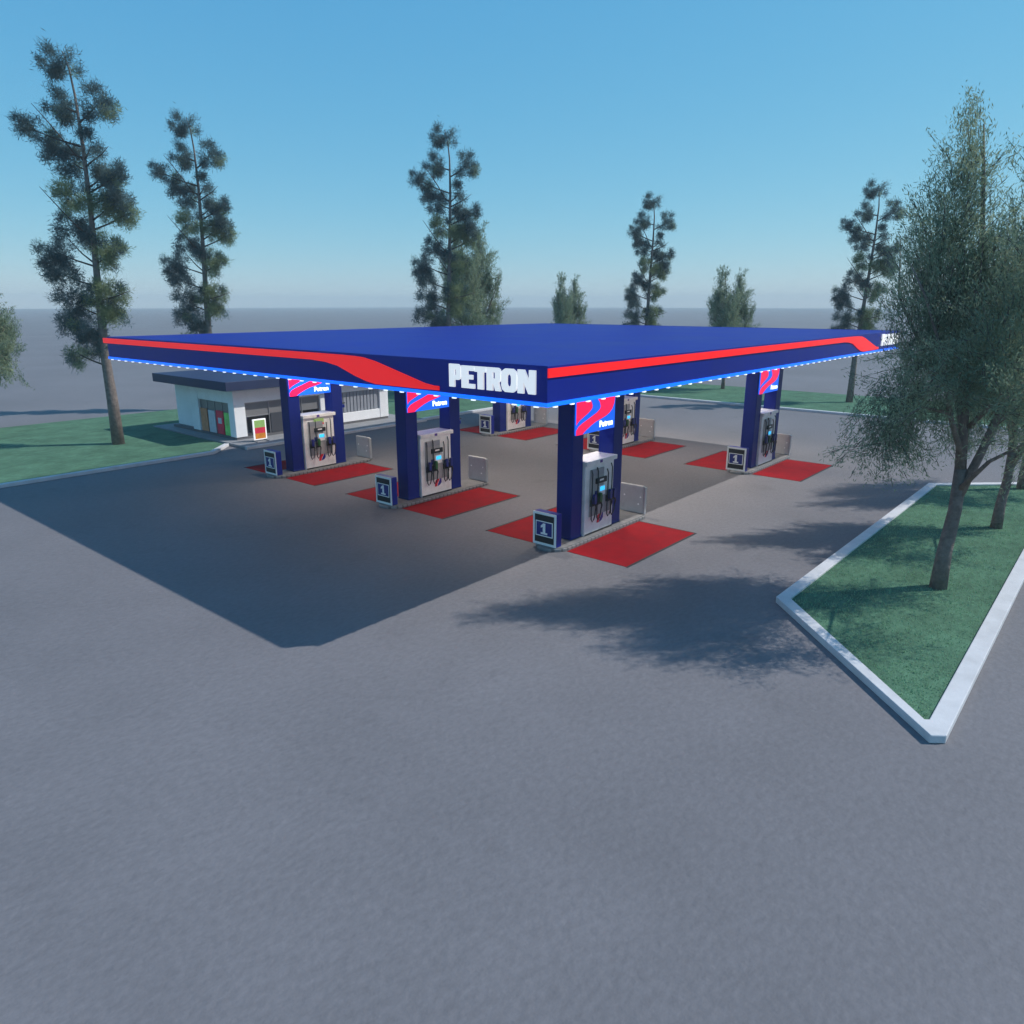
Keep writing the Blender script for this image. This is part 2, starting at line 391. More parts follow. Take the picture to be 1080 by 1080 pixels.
fascia_marks(2*hx, 0, 2.95, frame((-hx, -hy, 0), (1,0,0), (0,0,1)))
fascia_marks(2*hy, 0, 2.66, frame((hx, -hy, 0), (0,1,0), (0,0,1)))

# islands grid: X of near end, centre Y
SP = 7.8; YC = 13.45
SPOTS = [(17.3, YC, 'nearest'), (17.3, YC+SP, 'midleft'), (17.3, YC+2*SP, 'store'), (31.6, YC, 'right'), (31.6, YC+SP, 'midback'), (31.6, YC+2*SP, 'farback')]
colmesh = None
for X, Y, _ in SPOTS:
    for dx, boxed in ((1.12, False), (3.47, True)):
        x, y = X+dx-OX, Y-OY
        if colmesh is None:
            m_ = MB(); m_.box(-.0, .6, -.27, .33, .125, CZ0+.03, 'column'); m_.box(-.012, .612, -.282, .342, .12, .2, 'column')
            c = m_.build('column', can, bevel=.03); colmesh = c
        else:
            c = colmesh.copy(); COL.objects.link(c); c.parent = can
        c.location = (x, y, 0)
        if boxed:
            m_ = MB(); m_.box(.6, .68, -.05, .15, 2.7, 2.95, 'black'); m_.box(.66, .9, -.02, .12, 2.72, 2.86, 'navy'); m_.box(.6, .97, .02, .08, 2.9, 2.95, 'black')
            m_.build('camera_box', c, bevel=.01)
# recessed ceiling lamps over the lanes
for i, lx in enumerate((-8.6, -4.4, 4.4, 8.6)):
    for ly in (-5.8, 0, 5.8):
        m_ = MB(); m_.box(lx-.3, lx+.3, ly-.3, ly+.3, CZ0-.01, CZ0+.025, 'lamp'); m_.ring([(lx-.36,ly-.36),(lx+.36,ly-.36),(lx+.36,ly+.36),(lx-.36,ly+.36)], [(lx-.302,ly-.302),(lx+.302,ly-.302),(lx+.302,ly+.302),(lx-.302,ly+.302)], CZ0-.03, CZ0+.028, 'frame')
        m_.build('ceiling_lamp', can)
        L = bpy.data.lights.new('ceiling_lamp_light', 'AREA'); L.energy = 90 if abs(lx) < 6 else 60; L.shape = 'SQUARE'; L.size = .55; L.color = (1, .91, .78)
        lo = bpy.data.objects.new('ceiling_lamp_light', L); COL.objects.link(lo); lo.location = (lx, ly, CZ0-.04); lo.parent = can

# ------------------------------------------------------------------ island furniture
WHERE = {'nearest': 'nearest island below the canopy lettering', 'midleft': 'middle island of the left row', 'store': 'island closest to the white store',
         'right': 'rightmost island near the leafy trees', 'midback': 'island directly behind the nearest one', 'farback': 'farthest island at the back'}

def stadium(x0, x1, w, n=10, inset=0):
    r = w/2-inset; a0 = x0+w/2; a1 = x1-w/2; pts = []
    for k in range(n+1):
        t = -math.pi/2+math.pi*k/n; pts.append((a1+r*math.cos(t), r*math.sin(t)))
    for k in range(n+1):
        t = math.pi/2+math.pi*k/n; pts.append((a0+r*math.cos(t), r*math.sin(t)))
    return pts
def make_island():
    r = tag(empty('pump_island'), 'x', 'kerb island', 'raised pump islands under the canopy')
    MB().prism(stadium(0, 5.7, 1.16, inset=.05), 0, .12, 'island').build('slab', r, bevel=.015)
    e_ = MB(); O, I = stadium(0, 5.7, 1.2), stadium(0, 5.7, 1.2, inset=.068)
    e_.ring(O, I, 0, .1, 'rail')
    ed = e_.build('edge_rail', r, bevel=.02)
    return r
def make_pump():
    r = tag(empty('fuel_pump'), 'x', 'fuel pump', 'white fuel pumps between the canopy columns')
    W, D, Hh = .83, .36, 2.5
    MB().box(-W, W, -D, D, 0, 2.36, 'pumpwhite').build('cabinet', r, bevel=.02)
    MB().box(-W-.03, W+.1, -D-.07, D+.07, 2.363, 2.51, 'pumpwhite').build('top_cap', r, bevel=.015)
    MB().box(-W+.02, W-.02, -D-.012, D+.012, .003, .06, 'black').build('base_strip', r)
    for s in (-1, 1):
        P = lambda v: (v[0]*-s, v[1]*s)
        def bx(m_, u0, u1, z0, z1, d0, d1, mm):       # u 0..1 from the left as seen from that face, d outwards
            xa, xb = (-W+2*W*u0)*-s if s > 0 else (-W+2*W*u0), (-W+2*W*u1)*-s if s > 0 else (-W+2*W*u1)
            ya, yb = s*(D+d0), s*(D+d1)
            m_.box(min(xa, xb), max(xa, xb), min(ya, yb), max(ya, yb), z0, z1, mm); return m_
        def pt(u, z, d): x = (-W+2*W*u); return ((-x if s > 0 else x), s*(D+d), z)
        m_ = MB(); bx(m_, .14, .62, .62, 2.2, .001, .03, 'pumpgrey'); bx(m_, .622, .9, .62, 1.36, .001, .03, 'pumpgrey'); m_.build('face_panel', r, bevel=.006)
        m_ = MB(); bx(m_, .15, .61, 1.98, 2.18, .032, .045, 'slat'); m_.build('price_board', r, bevel=.004)
        m_ = MB(); bx(m_, .32, .68, 1.7, 1.88, .032, .09, 'black'); bx(m_, .42, .56, 1.78, 1.84, .091, .1, 'pumpwhite'); m_.build('card_reader', r, bevel=.006)
        m_ = MB(); bx(m_, .44, .66, 1.26, 1.6, .032, .06, 'pumpwhite'); sc = m_.build('display_housing', r, bevel=.006)
        m_ = MB(); bx(m_, .47, .63, 1.42, 1.56, .062, .068, 'screen'); m_.build('screen', sc)
        m_ = MB(); bx(m_, .31, .41, 1.26, 1.46, .032, .055, 'nozblue'); m_.build('keypad', r, bevel=.004)
        m_ = MB(); bx(m_, .43, .51, 2.39, 2.48, .072, .082, 'purple'); m_.build('badge', r)
        # emblem : red and blue split mark
        em = MB()
        rd = [(.43,.32),(.50,.32),(.53,.46),(.57,.54),(.6,.62),(.58,.68),(.5,.62),(.45,.55)]
        bl = [(.52,.32),(.6,.36),(.65,.45),(.65,.66),(.615,.69),(.61,.58),(.575,.5),(.545,.43)]
        for poly, mm in ((rd, 'emred'), (bl, 'emblue')):
            q = [(pt(u, z, 0)[0], z) for u, z in poly]; em.prism(q, s*(D+.001), s*(D+.012), mm, 'y')
        em.build('emblem', r)
        # nozzles in holsters and their hoses
        for u, mm, zt in ((.2, 'nozblue', 2.2), (.4, 'nozgreen', 2.24), (.76, 'nozblue', 2.1), (.9, 'nozblue', 2.26)):
            n_ = MB()
            bx(n_, u-.06, u+.06, .98, 1.2, .032, .1, 'black')
            q = [(-.05,1.08),(.06,1.08),(.075,1.3),(.045,1.4),(-.03,1.4),(-.055,1.3)]
            xs = pt(u, 0, 0)[0]; n_.prism([(xs+(a if s < 0 else -a), b) for a, b in q], s*(D+.101), s*(D+.2), mm, 'y')
            n_.tube([pt(u+.02, 1.1, .15), pt(u+.05, .96, .17), pt(u+.045, .84, .15)], [.035, .03, .024], 'black', 8)
            n_.tube([pt(u-.04, 1.34, .19), pt(u-.075, 1.2, .21), pt(u-.04, 1.06, .19)], .016, 'black', 6)
            nz = n_.build('nozzle', r, bevel=.006)
            h_ = MB(); v = u+.045
            pts = [pt(v, .86, .15), pt(v-.01, .66, .14), pt(v-.03, .52, .12), pt(v-.07, .47, .11), pt(v-.1, .56, .1), pt(v-.105, .9, .1), pt(v-.1, 1.5, .11), pt(v-.09, zt-.12, .1), pt(v-.07, zt, .03)]
            h_.tube(pts, .022, 'rubber', 7); h_.build('hose', r, smooth=True)
    return r
def make_board():
    r = tag(empty('number_sign'), 'x', 'sign', 'island number signs')
    w = .46
    MB().box(-.12, .16, -w, w, 0, 1.08, 'navy').build('housing', r, bevel=.02)
    MB().box(-.14, -.121, -w, w, .002, 1.08, 'whitepaint').build('border', r, bevel=.004)
    MB().box(-.148, -.141, -w+.08, w-.08, .09, 1.0, 'black').build('panel', r)
    m_ = MB(); m_.ring([(-.34, .3), (.34, .3), (.34, .8), (-.34, .8)], [(-.31, .33), (.31, .33), (.31, .77), (-.31, .77)], -.156, -.149, 'whitepaint')
    # ring() extrudes along z: turn it to stand in the board's plane
    m_.v = [(z, x, y) for x, y, z in m_.v]; m_.build('number_frame', r)
    m_ = MB(); m_.box(-.1535, -.149, -.309, .309, .331, .769, 'nozblue'); m_.build('number_field', r)
    m_ = MB(); m_.prism([(.13,.37),(.13,.43),(.05,.43),(.05,.61),(.13,.575),(.13,.645),(.03,.735),(-.05,.735),(-.05,.43),(-.13,.43),(-.13,.37)], -.16, -.1545, 'whitepaint', 'x'); m_.build('number', r)
    return r
def make_guard():
    r = tag(empty('guard_panel'), 'x', 'guard panel', 'grey guard panels at the island ends')
    m_ = MB(); m_.box(-.06, .06, -.5, .5, 0, 1.04, 'greysheet'); m_.build('sheet', r, bevel=.03)
    m_ = MB(); m_.box(-.07, .075, -.56, -.503, 0, 1.0, 'steel'); m_.build('edge_post', r, bevel=.012)
    for y, z in ((-.3, .35), (-.38, .62), (.3, .62)): MB().tube([(-.061, y, z), (-.08, y, z)], .032, 'whitepaint', 8).build('bolt', r)
    return r
def make_pad(s):
    r = empty('painted_bay')
    y0, y1 = (.62, 2.76) if s > 0 else (-2.8, -.62)
    MB().box(.45, 4.8, y0, y1, 0, .006, 'pad').build('bay_paint', r)
    m_ = MB(); yo = y1 if s > 0 else y0
    a, b = (yo, yo+.07) if s > 0 else (yo-.07, yo)
    m_.box(.42, 4.83, min(a, b), max(a, b), 0, .009, 'padedge'); m_.box(4.801, 4.85, min(y0, y1), max(y0, y1), 0, .008, 'padedge')
    m_.build('edge_line', r)
    tag(r, 'x', 'painted bay', 'red painted bays beside the islands')
    return r
def make_sign():
    r = tag(empty('lit_sign'), 'x', 'lit sign', 'lit swoosh signs between the canopy columns')
    W = 1.1
    for s in (-1, 1):
        pass
    MB().box(-W, W, -.33, .33, 3.55, 4.78, 'signblue').build('light_box', r, bevel=.01)
    for s in (-1, 1):
        def X(x): return (x-19.6)*(1 if s < 0 else -1)
        a, b = s*.331, s*.338
        up = [(18.5,4.78),(19.05,4.78),(19.2,4.66),(19.3,4.53),(19.36,4.42),(19.35,4.34),(19.27,4.27),(19.12,4.19),(18.92,4.11),(18.7,4.02),(18.58,3.95),(18.5,3.87)]
        bd = [(19.42,4.78),(19.62,4.63),(19.78,4.48),(19.84,4.34),(19.8,4.26),(19.62,4.16),(19.38,4.08),(19.1,3.99),(18.84,3.91),(18.62,3.82),(18.5,3.7),(18.5,3.55),(18.84,3.55),(18.93,3.61),(19.1,3.69),(19.33,3.79),(19.6,3.88),(19.9,3.94),(20.15,4.0),(20.36,4.08),(20.52,4.2),(20.62,4.36),(20.66,4.55),(20.64,4.78)]
        m_ = MB(); m_.prism([(X(x), z) for x, z in up], a, b, 'signred', 'y'); m_.prism([(X(x), z) for x, z in bd], a, b, 'signred', 'y'); m_.build('swoosh', r)
        F = frame((X(20.18), s*.331, 3.67), (1 if s < 0 else -1, 0, 0), (0, 0, 1))
        text_mesh('lettering', 'Petron', .285, .012, 'signwhite', r, F @ Matrix.Translation((0, 0, .007)), offset=.007)
    MB().box(-.9, .9, -.05, .05, 4.782, 5.4, 'frame').build('hanger', r)
    return r
isl, pump, board, guard, padR, padL, lits = make_island(), make_pump(), make_board(), make_guard(), make_pad(-1), make_pad(1), make_sign()
first = True
def put(o, loc, label):
    global first
    if first: o.location = loc; o['label'] = label; return o
    return dup(o, loc, label)
for X, Y, key in SPOTS:
    w = WHERE[key]
    put(isl, (X, Y, 0), 'rounded grey kerb slab with steel edge, the '+w)
    p = put(pump, (X+2.58, Y, .12), 'white fuel pump with hanging hoses on the '+w)
    put(board, (X+.32, Y+.08, .12), 'black and white number 1 sign on the '+w)
    put(guard, (X+5.42, Y+.06, .12), 'plain grey sheet panel ending the '+w)
    put(padR, (X, Y, .004), 'red painted bay along the right of the '+w)
    put(padL, (X, Y, .004), 'red painted bay along the left of the '+w)
    put(lits, (X+2.3, Y, 0), 'red and blue lit swoosh sign above the '+w)
    if key == 'store':
        p['label'] = 'white fuel pump with green and red poster on the island closest to the white store'
        q = MB(); q.box(-.28, .26, -.402, -.393, 2.1, 2.3, 'plime'); q.box(-.28, .26, -.402, -.393, 2.02, 2.099, 'pred'); q.build('promo_poster', p)
    first = False

# ------------------------------------------------------------------ store
st = tag(empty('store', (20.9, 38.05, .15)), 'low white convenience store with overhanging dark blue flat roof and posters in its side window', 'building')
L, Dp, Hs = 11.05, 7.6, 2.82
w = MB()
w.box(0, .68, 0, .62, .14, Hs, 'storewhite')                                       # corner pillar
w.box(.02, L-.02, .02, .3, 2.02, Hs-.002, 'storewhite')                            # front lintel
w.box(5.7, 6.3, 0, .35, .14, 2.018, 'storewhite')                                  # middle pillar
w.box(6.302, L-.72, .01, .3, .14, .72, 'storewhite')                               # wall under the shutter window
w.box(L-.7, L, 0, Dp, .14, Hs, 'storewhite')                                       # right wall
w.box(.02, .3, .622, 4.02, 2.02, Hs-.002, 'storewhite')                            # side lintel
w.box(0, .55, 4.03, 4.9, .14, Hs, 'storewhite')                                    # side pillar
w.box(.4, .7, 4.902, Dp, .14, Hs-.004, 'storewhite')                               # rear side wall
w.box(.702, L-.702, Dp-.25, Dp-.01, .14, Hs-.004, 'storewhite')
w.build('wall', st, bevel=.02)
MB().box(.04, L-.04, .04, Dp-.04, 0, .138, 'plinth').build('plinth', st)
MB().box(-.7, L+.7, -.66, Dp+.4, 2.823, 3.32, 'storeroof').build('roof', st, bevel=.02)
# front glazing
fr = MB()
for x in (.7, 2.2, 3.1, 4.4, 5.62): fr.box(x, x+.07, .1, .2, .14, 2.018, 'frame')
fr.box(.772, 5.618, .11, .19, 1.95, 2.017, 'frame'); fr.box(.772, 2.198, .11, .19, 1.2, 1.26, 'frame')
fw = fr.build('shopfront', st, bevel=.005)
MB().box(.76, 5.63, .14, .155, .16, 1.2, 'glass').build('pane', fw)
MB().box(.76, 5.63, .14, .158, 1.203, 1.96, 'paintedinner').build('painted_interior_pane', fw)  # upper pane carries the lit interior's grey in its colour
dr = MB(); dr.box(2.28, 3.09, .06, .1, .16, 1.3, 'innerdark'); dr.build('door', st, bevel=.01)
it = MB(); it.box(.9, 5.5, 1.6, 2.2, .14, 1.1, 'innerdark'); it.box(4.0, 5.5, .5, 1.0, .14, .9, 'innerdark'); it.build('counter', st, bevel=.01)
ib = MB(); ib.box(.72, 6.0, 4.2, 4.3, .14, 2.8, 'inner'); ib.box(5.95, 6.05, .36, 4.19, .14, 2.8, 'inner'); ib.build('inner_wall', st)
# shutter window
sw = MB(); sw.box(6.31, L-.71, .12, .2, .722, 2.018, 'slat')
sh = sw.build('shutter_window', st)
s2 = MB()
for k in range(14):
    x = 6.4+k*.27
    s2.box(x, x+.2, .07, .118, .74, 2.0, 'slat')
s2.build('slat', sh, bevel=.008)
# side window with posters
sg = MB()
for y in (.63, 1.5, 2.35, 3.2, 3.95): sg.box(.12, .2, y, y+.06, .14, 2.018, 'frame')
sgf = sg.build('side_window', st, bevel=.005)
MB().box(.155, .17, .64, 3.99, .16, 2.01, 'paintedinner').build('pane', sgf)
def poster(y0, y1, z0, z1, m1, m2=None):
    p = MB(); p.box(.05, .115, y0, y1, z0, z1, m1); o = p.build('poster', st, bevel=.01)
    q = MB(); q.box(.04, .0495, y0+.25*(y1-y0), y1-.25*(y1-y0), z0+.45*(z1-z0), z1-.3*(z1-z0), m2 or 'pgrey'); q.build('poster_print', o)
    return o
for a in ((3.2,3.95,.16,1.5,'pbrown','pbrown'), (2.3,3.05,.16,1.45,'pgrey','pgrey'), (1.38,2.15,.16,1.5,'pred','pgrey'), (.66,1.28,.16,1.45,'pgreen','plime')):
    o = poster(*a); o['label'] = {'pbrown': 'brown poster', 'pgrey': 'pale grey poster', 'pred': 'red poster', 'pgreen': 'bright green poster'}[a[4]]
# menu board standing on the walkway
ab = tag(empty('advert_board', (21.65, 36.85, .15)), 'small white framed advert board in green, red and orange stripes standing before the store', 'advert board')
m_ = MB(); m_.box(-.4, .4, -.04, .04, .1, 1.25, 'letters'); m_.build('frame', ab, bevel=.015)
m_ = MB(); m_.box(-.32, .32, -.052, -.041, .78, 1.18, 'plime'); m_.box(-.32, .32, -.052, -.041, .46, .779, 'pred'); m_.box(-.32, .32, -.052, -.041, .16, .459, 'porange'); m_.build('print', ab)
for x in (-.36, .36):
    m_ = MB(); m_.box(x-.03, x+.03, -.28, .28, 0, .05, 'frame'); m_.box(x-.02, x+.02, -.02, .02, .05, .1, 'frame'); m_.build('foot', ab)

# ------------------------------------------------------------------ trees
VIEW = math.atan2(-.7616, .648)        # tree-local x runs along the picture's right
def quads(C, D, Wd, ln, wd):
    """leaf quads: centre C, unit direction D, unit width dir Wd (N,3), length, width (N,)"""
    a = C-D*ln[:, None]*.5; b = C+D*ln[:, None]*.5; w = Wd*wd[:, None]*.5
    V = np.stack([a-w*.5, a*.5+b*.5-w, b, a*.5+b*.5+w], 1)
    return V
def unit(v): return v/np.maximum(1e-6, np.linalg.norm(v, axis=1, keepdims=True))
def leaf_mesh(name, V, mi, mats, parent):
    n = len(V); me = bpy.data.meshes.new(name)
    me.vertices.add(n*4); me.vertices.foreach_set('co', V.reshape(-1).astype(np.float32))
    me.loops.add(n*4); me.loops.foreach_set('vertex_index', np.arange(n*4, dtype=np.int32))
    me.polygons.add(n); me.polygons.foreach_set('loop_start', np.arange(0, n*4, 4, dtype=np.int32)); me.polygons.foreach_set('loop_total', np.full(n, 4, dtype=np.int32))
    me.polygons.foreach_set('material_index', mi.astype(np.int32))
    for m in mats: me.materials.append(M[m])
    me.update(); me.validate()
    o = bpy.data.objects.new(name, me); COL.objects.link(o); o.parent = parent
    return o

PINE = [(.01,18.56,1.01,.75),(-.63,16.91,.78,.95),(1.61,16.7,.95,.95),(-1.79,15.65,.66,.68),(-1.24,15.01,.85,.77),(-.42,14.28,.85,.86),(1.0,14.88,.56,.77),(.98,13.58,.62,.7),(-.16,12.7,.96,.97),(1.54,12.84,.95,1.05),(2.03,13.58,.57,.7),(-.78,11.27,.87,.81),(1.87,11.81,.62,.8),(-1.72,9.99,.83,.82),(1.14,12.08,.77,.71),(1.11,9.99,.88,1.1),(-1.65,8.97,.99,1.02),(.03,10.27,.59,1.0),(.51,7.93,1.29,.85),(-1.41,7.45,1.0,1.05),(-.62,6.1,.9,.97),(.84,6.83,.9,.67),(-1.94,6.34,.7,.68),(-1.38,4.87,.71,.69),(-.34,5.02,.51,.59)]
LIGHT = {8, 12, 14, 18, 21, 23, 15}
def make_pine(seed):
    rs = np.random.RandomState(seed)
    r = tag(empty('pine_tree', rz=VIEW), 'x', 'pine tree', 'tall thin pines round the station')
    tr = [(0,0,-.1),(.01,.02,2.4),(.01,-.04,4.6),(.17,-.05,8.0),(.33,.06,12.2),(.42,.02,14.8),(.42,-.03,17.2),(.3,0,18.4),(.11,0,19.1)]
    t = MB(); t.tube(tr, [.33,.28,.23,.175,.12,.09,.055,.035,.02], 'bark', 10)
    t.tube([(.4,0,14.3),(.0,-.1,14.6),(-.5,-.3,15.4),(-1.0,-.4,16.1),(-1.5,-.5,16.75)], [.05,.04,.035,.025,.012], 'barkdark', 5)
    t.tube([(.4,0,14.0),(1.0,-.3,14.25),(1.5,-.4,14.5),(1.95,-.5,14.85)], [.05,.04,.03,.012], 'barkdark', 5)
    t.tube([(.25,0,10.7),(-.3,-.3,11.2),(-.9,-.5,12.0),(-1.64,-.7,13.0)], [.05,.04,.03,.012], 'barkdark', 5)
    t.tube([(.2,0,9.4),(-.2,-.4,9.9),(-.7,-.6,10.6)], [.05,.035,.015], 'barkdark', 5)
    t.tube([(.15,0,7.6),(.9,-.4,7.7),(1.5,-.6,7.85),(2.1,-.7,8.05)], [.05,.04,.03,.012], 'barkdark', 5)
    V = []; MI = []
    for i, (x, z, rx, rz) in enumerate(PINE):
        y = rs.uniform(-1, 1)*.5
        ax = np.interp(z, [p[2] for p in tr], [p[0] for p in tr]); zz = z-.25*abs(x)-.3
        if abs(x-ax) > .5 and zz > 3.5:
            t.tube([(ax, 0, zz), ((ax+x)/2, y*.55, (zz+z)/2-.05), (x, y, z)], [.055, .04, .02], 'barkdark', 5)
        n = int(1500*rx*rz/.7)
        # sub-tufts inside the clump
        k = max(9, int(13*rx*rz/.6)); tc = rs.normal(size=(k, 3)); tc = unit(tc)*(rs.rand(k, 1)**.45)*np.array([rx, (rx+rz)/2*.9, rz])*.92
        tc += np.array([x, y, z])
        for c in tc:
            q = int(n*2.1/k*rs.uniform(.5, 1.4)); D = unit(rs.normal(size=(q, 3))+np.array([0, 0, .25])+(c-np.array([x, y, z]))*.7)
            ln = rs.uniform(.14, .32, q); C = c+D*(ln*.55)[:, None]+rs.normal(size=(q, 3))*.15
            Wd = unit(np.cross(D, rs.normal(size=(q, 3))))
            V.append(quads(C, D, Wd, ln, rs.uniform(.016, .036, q)))
            MI.append(np.full(q, 1 if (i in LIGHT and rs.rand() < .8) or rs.rand() < .06 else 0))
    t.build('trunk', r, smooth=True)
    leaf_mesh('crown', np.concatenate(V), np.concatenate(MI), ['needle', 'needlelight'], r)
    return r

def make_broad(seed, dens=1.0, ls=1.0):
    """leafy tree of upswept feathery plumes over drooping lower boughs; ~12.2 m tall"""
    rs = np.random.RandomState(seed)
    r = tag(empty('leafy_tree', rz=VIEW), 'x', 'leafy tree', 'bushy leafy trees round the station')
    t = MB()
    t.tube([(0,0,-.1),(.02,.02,1.0),(.1,.0,2.2),(.08,.02,3.3)], [.23,.19,.165,.15], 'bark', 10)
    limbs = []
    def limb(p, rad):
        t.tube(p, [rad*(1-.88*i/(len(p)-1)) for i in range(len(p))], 'bark', 6); limbs.append(p)
    limb([(.08,.02,3.2),(-.02,.1,4.6),(-.1,.1,6.2),(-.25,.0,8.2),(-.5,.1,10.2),(-.7,.1,11.4)], .14)
    limb([(.08,0,2.4),(.4,-.2,3.8),(.7,-.3,5.2),(.9,-.2,7.2),(.9,0,9.2),(.95,0,11.2)], .12)
    limb([(.05,.0,3.6),(-.7,-.4,4.8),(-1.2,-.6,6.2),(-1.9,-.7,7.6),(-2.4,-.8,8.3)], .08)
    limb([(-.05,.1,5.0),(-.9,.8,6.2),(-1.5,1.3,7.6),(-1.6,1.4,9.0)], .07)
    limb([(.5,-.2,4.4),(1.5,-.5,5.6),(2.2,-.7,7.2),(2.6,-.7,8.6)], .08)
    limb([(.8,-.2,5.8),(1.5,.8,7.0),(1.9,1.2,8.8)], .06)
    limb([(-.7,-.4,4.8),(-1.6,-.7,5.0),(-2.3,-.9,4.6)], .05)
    limb([(.0,.1,4.2),(.3,1.2,5.4),(.3,1.9,7.0)], .07)
    limb([(.1,.0,4.4),(.2,-1.2,5.6),(.0,-1.8,7.4)], .07)
    limb([(-.1,.1,6.0),(-.5,-.5,7.4),(-.9,-.9,9.0)], .05)
    limb([(.08,0,2.7),(.1,-1.0,3.7),(.1,-2.2,4.4),(0,-3.0,4.9)], .07)
    limb([(1.5,-.5,5.6),(2.3,-.3,5.6),(2.9,0,5.1)], .05)
    t.build('trunk', r, smooth=True)
    # lobes: centre, radii, growth dir, weight
    lobes = [((-.95,.1,10.6),(.65,.65,1.5),1,.8), ((-1.1,.1,9.0),(1.15,1.1,1.6),1,1.2), ((-1.25,.2,7.7),(1.2,1.3,1.6),1,1.25), ((-.4,-.5,8.0),(1.2,1.2,1.6),1,1.0),
             ((.95,.0,10.6),(.6,.6,1.5),1,.7), ((1.15,0,9.0),(1.1,1.1,1.6),1,1.1), ((1.7,.1,7.4),(1.3,1.3,1.6),1,1.3), ((.3,1.3,7.0),(1.3,1.1,1.7),1,1.0), ((.1,-1.3,6.6),(1.3,1.0,1.5),1,.9),
             ((-1.6,-.3,5.6),(1.0,1.3,1.1),.3,.8), ((-.5,.2,6.0),(1.4,1.5,1.3),.7,1.1), ((2.0,0,5.7),(1.2,1.3,1.2),.3,1.1), ((.8,.3,5.6),(1.2,1.4,1.0),.5,.8),
             ((-2.25,-.2,4.3),(.85,1.0,1.25),-.5,1.0), ((-1.3,.3,4.2),(.85,1.0,1.0),-.4,.75), ((2.3,.1,4.2),(.9,1.0,1.1),-.5,.8), ((1.2,-.2,4.5),(.8,1.0,.8),-.2,.45), ((0,1.2,5.0),(1.0,.9,1.0),0,.5), ((-.5,-2.2,7.3),(1.1,1.0,1.5),.8,.75), ((.3,-2.0,8.6),(.8,.9,1.3),1,.5), ((-1.3,-1.7,6.0),(1.0,1.0,1.1),.2,.6), ((.3,-2.7,4.6),(1.2,1.1,1.1),-.2,.45), ((-.6,-3.0,5.6),(1.1,1.0,1.2),.2,.7)]
    V = []; TW = []
    for c, rad, up, wt in lobes:
        k = int(62*wt*dens*rad[0]*rad[2]/1.2)
        S = unit(rs.normal(size=(k, 3)))*(rs.rand(k, 1)**.5)*np.array(rad)*.9
        for s0 in S:
            q = rs.randint(44, 84)
            out = s0/np.array(rad); d = unit((np.array([out[0]*.35, out[1]*.35, .75*up+.1*rs.normal()])+.16*rs.normal(size=3))[None])[0]
            ln_ = rs.uniform(.7, 1.6); tt = np.linspace(-.5, .5, q)[:, None]
            base = np.array(c)+s0
            bend = np.array([out[0]*.5, out[1]*.5, -.25])*(tt+.5)**2*.5
            P = base+d*ln_*tt+bend+rs.normal(size=(q, 3))*.1*(1.2-np.abs(tt))
            bk = [base+d*ln_*t0+np.array([out[0]*.5, out[1]*.5, -.25])*(t0+.5)**2*.5 for t0 in (-.5, -.1, .2, .45)]
            for a_, b_ in zip(bk[:-1], bk[1:]):
                dd = b_-a_; L_ = np.linalg.norm(dd); wd = unit(np.cross(dd[None], rs.normal(size=(1, 3))))
                TW.append(quads((a_+b_)[None]/2, dd[None]/L_, wd, np.array([L_]), np.array([.02*max(1, ls)])))
            D = unit(d[None]*1.0+.6*rs.normal(size=(q, 3))); Wd = unit(np.cross(D, rs.normal(size=(q, 3))))
            V.append(quads(P, D, Wd, rs.uniform(.1, .2, q)*ls, rs.uniform(.016, .034, q)*ls))
    V = np.concatenate(V); TW = np.concatenate(TW)
    leaf_mesh('crown', np.concatenate([V, TW]), np.concatenate([np.zeros(len(V)), np.ones(len(TW))]), ['leaf', 'barkdark'], r)
    return r

pine = make_pine(11); pine.location = (16.27, 42.36, .1); pine['label'] = 'tallest pine, on the left lawn with its bare lower trunk in full view'
dup(pine, (27.2, 52.0, .1), 'slim pine rising behind the white store, second pine from the left', scale=(1,1,1.02))
dup(pine, (41.6, 42.0, .1), 'pine overlapping a bushy tree above the left half of the canopy roof', rz=VIEW+.12, scale=(1.02,1.02,1.03))
dup(pine, (57.5, 33.7, .1), 'small distant pine standing alone between two low bushy trees beyond the canopy', rz=VIEW+.25, scale=(.83,.83,.84))
dup(pine, (61.2, 17.2, .1), 'pine at the right end of the canopy, partly behind the big leafy tree', rz=VIEW-.5, scale=(.83,.83,.83))
brd = make_broad(5, 1.6, .8); brd.location = (21.6, 3.2, .1); brd['label'] = 'big feathery leafy tree rooted in the near kerbed planter, its trunk in full view'
b2 = make_broad(9, .8, 1.0); b2.location = (29.1, 2.9, .1); b2.scale = (.86, .86, .82); b2['label'] = 'leafy tree in the planter just behind the big one, its trunk seen at right'
b3 = dup(b2, (36.3, 3.0, .1), 'leafy tree at the far end of the planter, mostly beyond the right picture edge', rz=VIEW+1.3)
far = make_broad(21, .6, 1.45); far.location = (63.6, 28.9, .1); far.scale = (.8,.8,.89); far['label'] = 'low bushy tree with two peaks above the right half of the canopy roof'
dup(far, (65.0, 47.6, .1), 'small bushy tree seen low above the middle of the canopy roof', scale=(.72,.8,.89))
dup(far, (46.5, 44.4, .1), 'tall bushy tree right behind a pine above the canopy roof', rz=VIEW+.3, scale=(1.0,1.0,1.2))
dup(far, (13.2, 52.8, .1), 'bushy tree cut off by the left picture edge', rz=VIEW-.4, scale=(.95,.95,.83))

